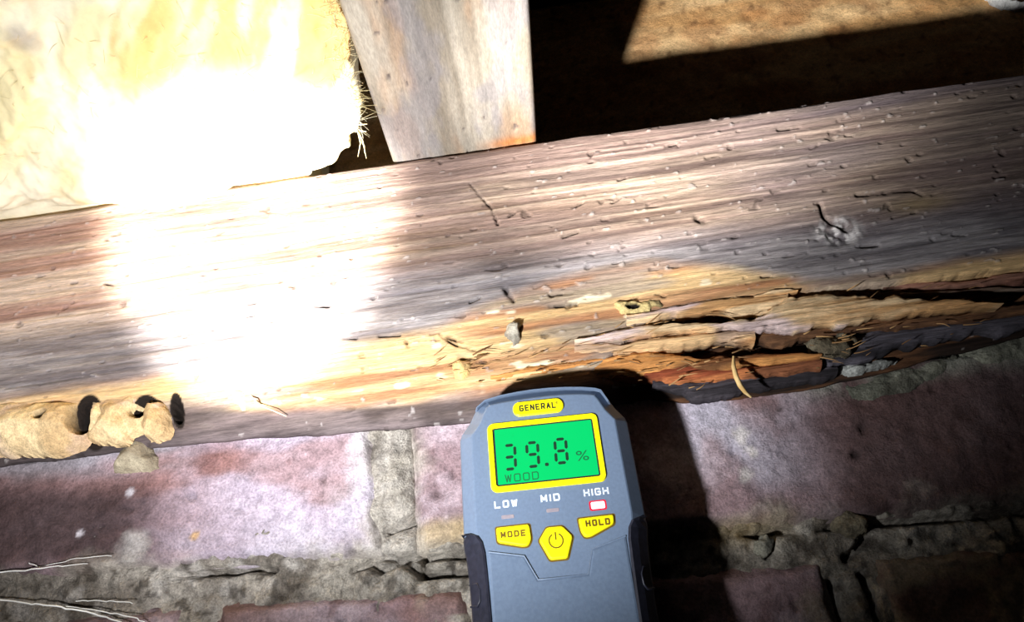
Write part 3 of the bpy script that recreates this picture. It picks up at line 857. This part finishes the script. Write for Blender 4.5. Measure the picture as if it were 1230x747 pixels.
tag(patch('mud_daub', [(276, 473), (286, 468), (298, 469), (304, 474), (303, 484), (298, 496), (288, 501), (286, 490), (278, 484)], -0.011, 0.006, 0.003, ((206, 178, 120), (236, 216, 166), (190, 160, 100)), 711, M_mud, rough=1.6), 'small ragged tan mud daub on the sill edge right of the nest', 'mud daub')
tag(patch('mud_plug', [(541, 440), (550, 431), (562, 432), (570, 440), (569, 454), (560, 461), (546, 459), (540, 450)], -0.0135, 0.007, 0.004, ((208, 172, 112), (238, 208, 150), (190, 150, 96)), 712, M_mud), 'round tan mud plug beside a dark hole above the meter', 'mud plug')
tag(patch('wood_debris', [(607, 392), (618, 388), (628, 391), (630, 402), (624, 412), (616, 420), (612, 410), (606, 402)], -0.0145, 0.005, 0.002, ((128, 122, 112), (214, 206, 188), (56, 48, 44)), 713, M_mud, rough=2.0, holes=[(628, 400, 0.0016, 0.0028, 0.002)]), 'tattered grey clump of debris on the sill above the meter', 'debris')
tag(patch('mud_crust', [(738, 366), (760, 362), (785, 360), (795, 358), (793, 370), (784, 377), (765, 378), (745, 378)], -0.0148, 0.003, 0.002, ((176, 152, 96), (206, 184, 128), (92, 84, 66)), 714, M_mud, rough=1.8, holes=[(788, 373, 0.0022, 0.0018, 0.001), (760, 370, 0.003, 0.0014, -0.0006)]), 'flat yellowish mud crust with small holes above the split wood', 'mud crust')
tag(patch('mortar_smear', [(1005, 441), (1040, 434), (1080, 430), (1085, 436), (1050, 447), (1020, 452), (1006, 450)], -0.0050, 0.006, 0.003, ((150, 152, 148), (200, 202, 196), (110, 110, 104)), 715, M_mortar, rough=1.6), 'pale grey mortar smear tucked under the dark rotten sill', 'mortar')
tag(patch('mortar_clump', [(968, 408), (990, 404), (1006, 400), (1030, 402), (1036, 412), (1020, 428), (1000, 434), (984, 428), (974, 418)], -0.0125, 0.004, 0.003, ((140, 130, 104), (186, 176, 148), (70, 60, 50)), 716, M_mortar, rough=2.4), 'crumbly beige clump caught in the rotten wood right of the meter', 'debris')
for i, ol in enumerate(([(1010, 462), (1060, 448), (1100, 438), (1150, 424), (1160, 440), (1120, 458), (1090, 474), (1050, 484), (1020, 480)], [(1150, 424), (1190, 408), (1240, 394), (1245, 430), (1200, 440), (1165, 444)])):
    o = patch('bedding_mortar', ol, 0.000, 0.004, 0.006, ((104, 104, 92), (158, 158, 142), (66, 62, 54)), 720 + i, M_mortar, wall, rough=1.1)
o = patch('mortar_lump', [(1000, 618), (1018, 612), (1036, 620), (1042, 640), (1030, 652), (1012, 648), (1004, 634)], 0.001, 0.006, 0.004, ((104, 96, 80), (150, 140, 118), (60, 54, 46)), 730, M_mortar, wall, rough=2)
o = patch('mortar_lump', [(905, 648), (920, 640), (930, 648), (926, 664), (918, 672), (906, 664)], 0.001, 0.006, 0.004, ((124, 122, 112), (170, 166, 150), (80, 76, 66)), 731, M_mortar, wall, rough=2)
tag(patch('white_scrap', [(1184, -6), (1200, -2), (1214, 3), (1232, 3), (1236, 9), (1214, 10), (1198, 7)], YR - 0.002, 0.006, 0.003, ((200, 200, 200), (240, 240, 236), (150, 146, 140)), 740, M_mud, rough=1.5), 'crumpled white scrap on the tan board at upper right', 'scrap')

# straw, fibres, cobwebs
ln = [at(881, 428, -0.019), at(881, 440, -0.021), at(884, 452, -0.0225), at(889, 463, -0.0225), at(895, 471, -0.021), at(902, 477, -0.019)]
tag(tubes('straw_stalk', [ln], [np.array([0.0004, 0.0009, 0.001, 0.001, 0.0008, 0.0004])], M_straw, None, 6), 'thin curved tan straw hanging from the rotten sill', 'straw')
ln = [at(303, 478, -0.014), at(312, 487, -0.017), at(330, 494, -0.017), at(344, 500, -0.013)]
tag(tubes('pale_fibre', [ln, [at(300, 474, -0.014), at(307, 481, -0.018), at(311, 488, -0.017)]], [0.0002, 0.0003], M_fibre, None, 5), 'fine pale fibre trailing from the mud daub on the sill edge', 'fibre')


def strand(pts, y, r):
    L = [at(p[0], p[1], y + 0.002 * math.sin(i * 1.7)) for i, p in enumerate(pts)]
    L = np.array(L); s = np.linspace(0, len(L) - 1, len(L) * 5)
    L = np.stack([np.interp(s, np.arange(len(L)), L[:, k]) for k in range(3)], 1) + np.random.RandomState(3).normal(0, 0.00012, (len(s), 3))
    return L


w1 = empty('cobweb', tuple(at(0, 720, -0.006)), 'dusty white cobweb strands across the mortar at lower left corner', 'cobweb')
under(tubes('strand', [strand([(-60, 712), (0, 720), (40, 725), (66, 728), (100, 734), (128, 741), (150, 749), (170, 760)], -0.006, 1)], [0.00032], M_web, None, 5), w1)
under(tubes('strand', [strand([(66, 727), (104, 731), (140, 737), (165, 743), (182, 752)], -0.005, 1)], [0.00023], M_web, None, 5), w1)
under(tubes('strand', [strand([(90, 722), (110, 721), (135, 722), (160, 724)], -0.003, 1)], [0.00018], M_web, None, 5), w1)
w2 = empty('cobweb', tuple(at(0, 687, -0.005)), 'thin cobweb thread on the dark brick at left edge, above the thicker strands', 'cobweb')
under(tubes('strand', [strand([(-40, 691), (0, 687), (38, 684), (70, 680), (105, 677)], -0.005, 1)], [np.concatenate([np.full(12, 0.00028), np.linspace(0.00028, 0.0001, 13)])], M_web, None, 5), w2)
under(tubes('strand', [strand([(34, 676), (48, 681), (90, 671), (135, 667)], -0.004, 1)], [0.00014], M_web, None, 5), w2)

# ---------------------------------------------------------------- the moisture meter (built in millimetres, u right, v up, n towards the viewer)
H = 165.0                                   # the empty sits at the foot, H below the top of the head
TH = math.radians(2.3)
VS = 1.035
meter = empty('moisture_meter', (0, 0, 0), 'blue grey handheld moisture meter with a lit green screen held up under the sill', 'meter')
ox, oz = 0.0058, ZC + 0.1010
meter.location = (ox - math.sin(TH) * H / 1000, -0.042 - 0.120 * math.sin(math.radians(7)), oz - math.cos(TH) * H / 1000)
meter.rotation_euler = (math.radians(-7), TH, 0)


def loc(u, v, n):
    return Vector((u / 1000, -n / 1000, (v * VS + H) / 1000))


def inset(pts, d):
    pts = [Vector(p) for p in pts]
    n = len(pts); out = []
    for i in range(n):
        a, b, c_ = pts[i - 1], pts[i], pts[(i + 1) % n]
        e1 = (b - a).normalized(); e2 = (c_ - b).normalized()
        n1 = Vector((-e1.y, e1.x)); n2 = Vector((-e2.y, e2.x))
        m_ = (n1 + n2)
        k = max(0.45, m_.length / 2)
        out.append(b + m_.normalized() * d / k)
    return out


def loft(name, pts, layers, m, parent, smooth=False):
    """pts counter-clockwise (u, v); layers of (n, inset) from front to back, both ends capped"""
    bm = bmesh.new()
    rings = []
    for nn, ins in layers:
        rings.append([bm.verts.new(loc(p[0], p[1], nn)) for p in (inset(pts, ins) if ins else pts)])
    k = len(pts)
    for a, b in zip(rings[:-1], rings[1:]):
        for i in range(k):
            bm.faces.new((a[i], a[(i + 1) % k], b[(i + 1) % k], b[i]))
    bm.faces.new(rings[0]); bm.faces.new(rings[-1][::-1])
    return bmobj(name, bm, m, parent, smooth)


def rrect(u0, u1, v0, v1, r, n=5, skew=0.0):
    out = []
    for cx, cy, a0 in ((u1 - r, v1 - r, 0), (u0 + r, v1 - r, 90), (u0 + r, v0 + r, 180), (u1 - r, v0 + r, 270)):
        for i in range(n + 1):
            a = math.radians(a0 + 90 * i / n)
            out.append((cx + r * math.cos(a), cy + r * math.sin(a)))
    return out


def round_poly(pts, r, n=4):
    out = []
    k = len(pts)
    for i in range(k):
        a, b, c_ = Vector(pts[i - 1]), Vector(pts[i]), Vector(pts[(i + 1) % k])
        r1 = min(r, (a - b).length * 0.45); r2 = min(r, (c_ - b).length * 0.45)
        p = b + (a - b).normalized() * r1; q_ = b + (c_ - b).normalized() * r2
        for s in range(n + 1):
            s_ = s / n
            out.append(tuple((1 - s_) ** 2 * p + 2 * s_ * (1 - s_) * b + s_ ** 2 * q_))
    return out


def ccw(pts):
    a = sum(pts[i - 1][0] * pts[i][1] - pts[i][0] * pts[i - 1][1] for i in range(len(pts)))
    return pts if a > 0 else pts[::-1]


body = [(-20.6, -1.2), (-23.6, -3.6), (-25.2, -6.5), (-27.2, -10.4), (-30.2, -14.2), (-30.9, -16.5), (-31.1, -33.6), (-31.1, -50.0), (-29.6, -62), (-28.8, -80), (-28.6, -162), (-25, -165),
        (25, -165), (28.6, -162), (28.8, -80), (29.8, -62), (31.3, -50.0), (31.1, -33.5), (30.9, -16.0), (30.4, -14.2), (27.3, -10.0), (25.3, -5.6), (23.2, -2.4), (20.0, -1.3), (15.6, -0.6), (10.0, -0.1), (4.0, 0.1), (-2.0, 0.0), (-8.0, -0.2), (-14.4, -0.6)]
case = loft('case', body, [(0, 5.2), (-0.25, 4.7), (-4.2, 0.5), (-5.6, 0), (-22, 0), (-30, 1.6), (-33, 4)], M_case, meter)


def line_tube(name, pts, n, r, m, parent):
    return tubes(name, [[loc(p[0], p[1], n) for p in pts]], [r / 1000], m, parent, 6)


# raised lip over the head and the lower front panel
lip = [(-23.4, -6.6), (-20.2, -4.3), (-14.7, -3.1), (-8, -2.4), (-2.4, -2.1), (4, -2.2), (10, -2.6), (15.7, -3.3), (20.5, -4.3), (22.4, -5.0), (24.6, -9.4)]
lip_out = [(-24.6, -5.6), (-21.0, -2.3), (-14.7, -1.1), (-8, -0.6), (-2.4, -0.3), (4, -0.3), (10, -0.6), (15.6, -1.1), (21.0, -1.9), (23.8, -3.4), (26.0, -9.0)]
bm = bmesh.new()
rows = [[bm.verts.new(loc(p[0], p[1], n_)) for p in ln_] for ln_, n_ in ((lip, -1.2), (lip, 0.10), ([(0.72 * a[0] + 0.28 * b[0], 0.72 * a[1] + 0.28 * b[1]) for a, b in zip(lip, lip_out)], 0.10), (lip_out, -4.6), (lip_out, -7.0))]
for a, b in zip(rows, rows[1:] + rows[:1]):
    for i in range(len(a) - 1):
        bm.faces.new((a[i], a[i + 1], b[i + 1], b[i]))
bm.faces.new([r_[0] for r_ in rows]); bm.faces.new([r_[-1] for r_ in rows])
bmobj('head_lip', bm, M_case, meter)
panel = [(-22.6, -57.8), (-10.9, -60.2), (-7.1, -67.9), (9.2, -67.9), (11.5, -60.4), (23.0, -57.2), (23.0, -80), (22.4, -162), (-22.4, -162), (-22.4, -80)]
loft('front_panel', ccw(panel), [(0.55, 0.7), (0.35, 0.1), (-1.0, 0)], M_caselow, meter)
line_tube('panel_seam', panel[:6], 0.28, 0.32, M_case, meter)

# side grips
for sgn in (-1, 1):
    st = [(-50.6, 30.9, 30.6), (-51.2, 28.0, 31.4), (-52.4, 25.6, 31.5), (-54.5, 24.3, 31.3), (-58, 23.6, 30.7), (-64, 23.3, 30.2), (-72, 23.0, 29.8), (-80, 22.8, 29.6), (-120, 22.6, 29.5), (-162, 22.5, 29.4)]
    bm = bmesh.new(); rows = []
    for v_, ui, uo in st:
        dn = max(0.0, (ui - 26.5)) * -0.85
        mid = (ui + uo) / 2
        prof = [(ui, -0.8 + dn), (ui + 0.1, 0.55 + dn), (ui + 0.9, 0.75 + dn), (max(mid, ui + 1.0), -1.3 + dn * 0.5), (uo - 0.5, -4.6), (uo, -6.2), (uo, -27), (uo - 1.2, -28.5)]
        rows.append([bm.verts.new(loc(sgn * a, v_, b)) for a, b in prof])
    for a, b in zip(rows[:-1], rows[1:]):
        for i in range(len(a) - 1):
            bm.faces.new((a[i], a[i + 1], b[i + 1], b[i]))
    bm.faces.new(rows[0]); bm.faces.new(rows[-1])
    g = bmobj('side_grip', bm, M_rubber, meter)
    for v0 in (-70.0, -88.0):
        lp = [(sgn * 30.0, v0 + 4.0), (sgn * 27.0, v0 + 3.2), (sgn * 26.2, v0 + 1.0), (sgn * 26.4, v0 - 2.2), (sgn * 27.4, v0 - 3.6), (sgn * 30.0, v0 - 2.6)]
        ns = [-6, -1.6, -1.0, -1.0, -1.8, -6]
        tubes('grip_ridge', [[loc(a[0], a[1], b) for a, b in zip(lp, ns)]], [0.00035], M_rubber, g, 6)

# screen
bz = rrect(-20.3, 20.0, -38.6, -13.4, 2.4, 6)
hole = rrect(-18.2, 17.9, -36.5, -15.4, 0.8, 6)
bm = bmesh.new()
A = [bm.verts.new(loc(p[0], p[1], 0.0)) for p in bz]; B = [bm.verts.new(loc(p[0], p[1], 0.8)) for p in inset(bz, 0.35)]
D = [bm.verts.new(loc(p[0], p[1], 0.8)) for p in inset(hole, -0.25)]; E = [bm.verts.new(loc(p[0], p[1], 0.05)) for p in hole]
for r0, r1 in ((A, B), (B, D), (D, E)):
    for i in range(len(r0)):
        bm.faces.new((r0[i], r0[(i + 1) % len(r0)], r1[(i + 1) % len(r1)], r1[i]))
bmobj('screen_frame', bm, M_yellow, meter)['label'] = 'bright yellow screen frame'
rimd = loft('screen_gasket', hole, [(0.22, 0), (0.05, -0.2)], M_rubber, meter)
screen = loft('screen', inset(hole, 0.45), [(0.34, 0.1), (0.1, 0)], M_lcd, meter)
screen['label'] = 'lit green screen'

SEG = {'a': ((0.12, 1), (0.88, 1)), 'g': ((0.12, 0.5), (0.88, 0.5)), 'd': ((0.12, 0), (0.88, 0)), 'f': ((0, 0.94), (0, 0.56)), 'b': ((1, 0.94), (1, 0.56)), 'e': ((0, 0.44), (0, 0.06)), 'c': ((1, 0.44), (1, 0.06))}


def digit(segs, u0, v0, w, h, th=1.05):
    bm = bmesh.new()
    for s in segs:
        (x0, y0), (x1, y1) = SEG[s]
        a = Vector((u0 + x0 * w + 0.35 * (y0 - 0.5), v0 + y0 * h)); b = Vector((u0 + x1 * w + 0.35 * (y1 - 0.5), v0 + y1 * h))
        d = (b - a).normalized(); p = Vector((-d.y, d.x)) * th / 2
        a2 = a + d * th * 0.45; b2 = b - d * th * 0.45
        pts = [a, a2 - p, b2 - p, b, b2 + p, a2 + p]
        lo_ = [bm.verts.new(loc(q_.x, q_.y, 0.30)) for q_ in pts]; hi_ = [bm.verts.new(loc(q_.x, q_.y, 0.40)) for q_ in pts]
        bm.faces.new(hi_)
        for i in range(6):
            bm.faces.new((lo_[i], lo_[(i + 1) % 6], hi_[(i + 1) % 6], hi_[i]))
    return bmobj('digit', bm, M_seg, screen)


digit('abgcd', -14.9, -30.9, 3.9, 8.6)
digit('abfgcd', -6.7, -30.8, 3.9, 8.6)
digit('abcdefg', 3.4, -30.6, 3.9, 8.6)
loft('decimal_point', rrect(-0.8, 0.5, -31.2, -30.0, 0.4), [(0.40, 0), (0.30, 0)], M_seg, screen)


def lettering(s, u0, u1, v0, v1, n, m, parent, bold=0.0, name='lettering', thick=0.12, shear=0.0):
    cu = bpy.data.curves.new('t', 'FONT')
    cu.body = s; cu.extrude = 0.02; cu.offset = bold; cu.shear = shear; cu.resolution_u = 4
    o = bpy.data.objects.new('t', cu); col.objects.link(o)
    bpy.context.view_layer.update()
    me = bpy.data.meshes.new_from_object(o.evaluated_get(bpy.context.evaluated_depsgraph_get()))
    bpy.data.objects.remove(o); bpy.data.curves.remove(cu)
    V = np.zeros(len(me.vertices) * 3); me.vertices.foreach_get('co', V); V = V.reshape(-1, 3)
    mn, mx_ = V.min(0), V.max(0)
    uv = (V - mn) / np.maximum(mx_ - mn, 1e-9)
    W = np.stack([(u0 + uv[:, 0] * (u1 - u0)) / 1000, -(n + (uv[:, 2] - 0.5) * thick) / 1000, ((v0 + uv[:, 1] * (v1 - v0)) * VS + H) / 1000], -1)
    me.vertices.foreach_set('co', W.astype(np.float32).ravel()); me.update()
    me.materials.clear(); me.name = name
    return link(name, me, m, parent)


GLYPH = {
    'G': ([(1, 0.86), (0.86, 1), (0.14, 1), (0, 0.86), (0, 0.14), (0.14, 0), (0.86, 0), (1, 0.14), (1, 0.48), (0.55, 0.48)],),
    'E': ([(1, 1), (0, 1), (0, 0), (1, 0)], [(0, 0.5), (0.85, 0.5)]),
    'N': ([(0, 0), (0, 1), (1, 0), (1, 1)],), 'R': ([(0, 0), (0, 1), (0.85, 1), (1, 0.88), (1, 0.56), (0.85, 0.44), (0, 0.44)], [(0.5, 0.44), (1, 0)]),
    'A': ([(0, 0), (0.5, 1), (1, 0)], [(0.2, 0.32), (0.8, 0.32)]), 'L': ([(0, 1), (0, 0), (1, 0)],),
    'O': ([(0.14, 1), (0.86, 1), (1, 0.86), (1, 0.14), (0.86, 0), (0.14, 0), (0, 0.14), (0, 0.86), (0.14, 1)],),
    'W': ([(0, 1), (0.25, 0), (0.5, 0.9), (0.75, 0), (1, 1)],), 'M': ([(0, 0), (0, 1), (0.5, 0.25), (1, 1), (1, 0)],),
    'I': ([(0.5, 0), (0.5, 1)],), 'D': ([(0, 0), (0, 1), (0.82, 1), (1, 0.82), (1, 0.18), (0.82, 0), (0, 0)],), 'H': ([(0, 0), (0, 1)], [(1, 0), (1, 1)], [(0, 0.5), (1, 0.5)])}


def stroked(text, u0, u1, v0, v1, n, w, m, parent, gap=0.35, rise=0.0):
    """wide squared capitals drawn with strokes of width w (mm), joined into one thin raised print"""
    wid = [0.25 if ch == 'I' else 1.0 for ch in text]
    unit = (u1 - u0) / (sum(wid) + gap * (len(text) - 1))
    bm = bmesh.new(); x = u0
    for ch, cw in zip(text, wid):
        gw = cw * unit
        for pl in GLYPH[ch]:
            pts = [Vector((x + w / 2 + p[0] * (gw - w), v0 + w / 2 + p[1] * (v1 - v0 - w) + rise * (x - u0))) for p in pl]
            for k, (a, b) in enumerate(zip(pts[:-1], pts[1:])):
                d = (b - a).normalized(); q_ = Vector((-d.y, d.x)) * w / 2
                a2 = a - d * w * 0.35; b2 = b + d * w * 0.35
                z_ = n + 0.004 * (k % 3)
                bm.faces.new([bm.verts.new(loc(p.x, p.y, z_)) for p in (a2 - q_, b2 - q_, b2 + q_, a2 + q_)])
        x += gw + gap * unit
    bm.normal_update()
    r = bmesh.ops.extrude_face_region(bm, geom=bm.faces[:])
    for v_ in [g_ for g_ in r['geom'] if isinstance(g_, bmesh.types.BMVert)]:
        v_.co.y -= 0.00006
    return bmobj('lettering', bm, m, parent)


lettering('%', 10.4, 14.8, -30.6, -27.0, 0.36, M_segpale, screen, name='percent_sign')
stroked('WOOD', -15.2, -3.4, -35.5, -32.7, 0.36, 0.36, M_segpale, screen)
badge = loft('badge', rrect(-10.3, 8.3, -11.8, -6.3, 2.6, 8), [(0.9, 0.7), (0.9, 0.35), (0.6, 0), (-0.2, 0)], M_yellow, meter)
badge['label'] = 'yellow oval badge'
stroked('GENERAL', -7.9, 5.5, -10.25, -7.85, 0.92, 0.46, M_ink, badge, 0.3)
lettering('\u00ae', 5.5, 6.4, -8.7, -7.8, 0.92, M_ink, badge)
stroked('LOW', -19.6, -11.6, -43.9, -41.4, 0.03, 0.52, M_white, meter)
stroked('MID', -3.6, 3.0, -43.4, -40.9, 0.03, 0.52, M_white, meter)
stroked('HIGH', 11.2, 19.8, -43.0, -40.5, 0.03, 0.52, M_white, meter, 0.3)
for u_, v_ in ((-15.3, -47.0), (0.1, -46.4)):
    l_ = loft('indicator_led', rrect(u_ - 2.3, u_ + 2.3, v_ - 0.75, v_ + 0.75, 0.5), [(0.12, 0.2), (-0.2, 0)], M_ledoff, meter)
l_ = loft('indicator_led', rrect(12.3, 18.6, -48.2, -44.4, 0.9), [(0.10, 0.3), (-0.2, 0)], M_ledglow, meter)
l_['label'] = 'lit red indicator'
loft('led_core', rrect(13.1, 17.8, -47.5, -45.1, 0.5), [(0.28, 0.1), (0.1, 0)], M_led, l_)


def button(name, pts, r, label):
    loft('button_well', round_poly(ccw(inset_out(pts, 0.5)), r, 4), [(0.10, 0), (-0.3, 0)], M_brownink, meter)
    b_ = loft(name, round_poly(ccw(pts), r, 4), [(0.95, 0.7), (0.85, 0.25), (0.55, 0), (-0.2, 0)], M_yellow, meter)
    b_['label'] = label
    return b_


def inset_out(pts, d):
    return [tuple(p) for p in inset(ccw(pts), -d)]


b_ = button('mode_button', [(-19.5, -50.4), (-8.3, -50.3), (-8.0, -55.2), (-9.2, -57.2), (-11.0, -57.3), (-19.3, -55.2)], 1.0, 'yellow button at left')
stroked('MODE', -18.1, -9.7, -54.1, -52.0, 0.96, 0.52, M_brownink, b_, 0.3)
b_ = button('hold_button', [(8.2, -50.2), (20.2, -50.0), (19.9, -53.0), (11.6, -56.4), (9.6, -56.4), (8.6, -54.6)], 1.0, 'yellow button at right')
stroked('HOLD', 10.4, 18.6, -53.3, -51.1, 0.96, 0.55, M_brownink, b_, 0.3)
b_ = button('power_button', [(-5.6, -56.0), (-2.6, -52.0), (2.7, -52.0), (5.7, -55.6), (3.2, -62.4), (-2.6, -62.4)], 0.9, 'yellow six sided button')
arc = [(0.0 + 2.3 * math.cos(math.radians(a)), -56.6 + 2.3 * math.sin(math.radians(a))) for a in range(120, 421, 15)]
tubes('power_symbol', [[loc(a[0], a[1], 0.98) for a in arc], [loc(0, -53.9, 0.98), loc(0, -56.4, 0.98)]], [0.00022, 0.00022], M_brownink, b_, 6)
# contact pins pushed up into the underside of the sill
for u_ in (-8.0, 8.0):
    loft('contact_pin', [(u_ + 0.7 * math.cos(a), 8.0 * s) for a, s in ((math.pi, -0.3), (0, -0.3), (0, 1.4), (math.pi, 1.4))], [(-31, 0), (-32.2, 0)], M_metal, meter)
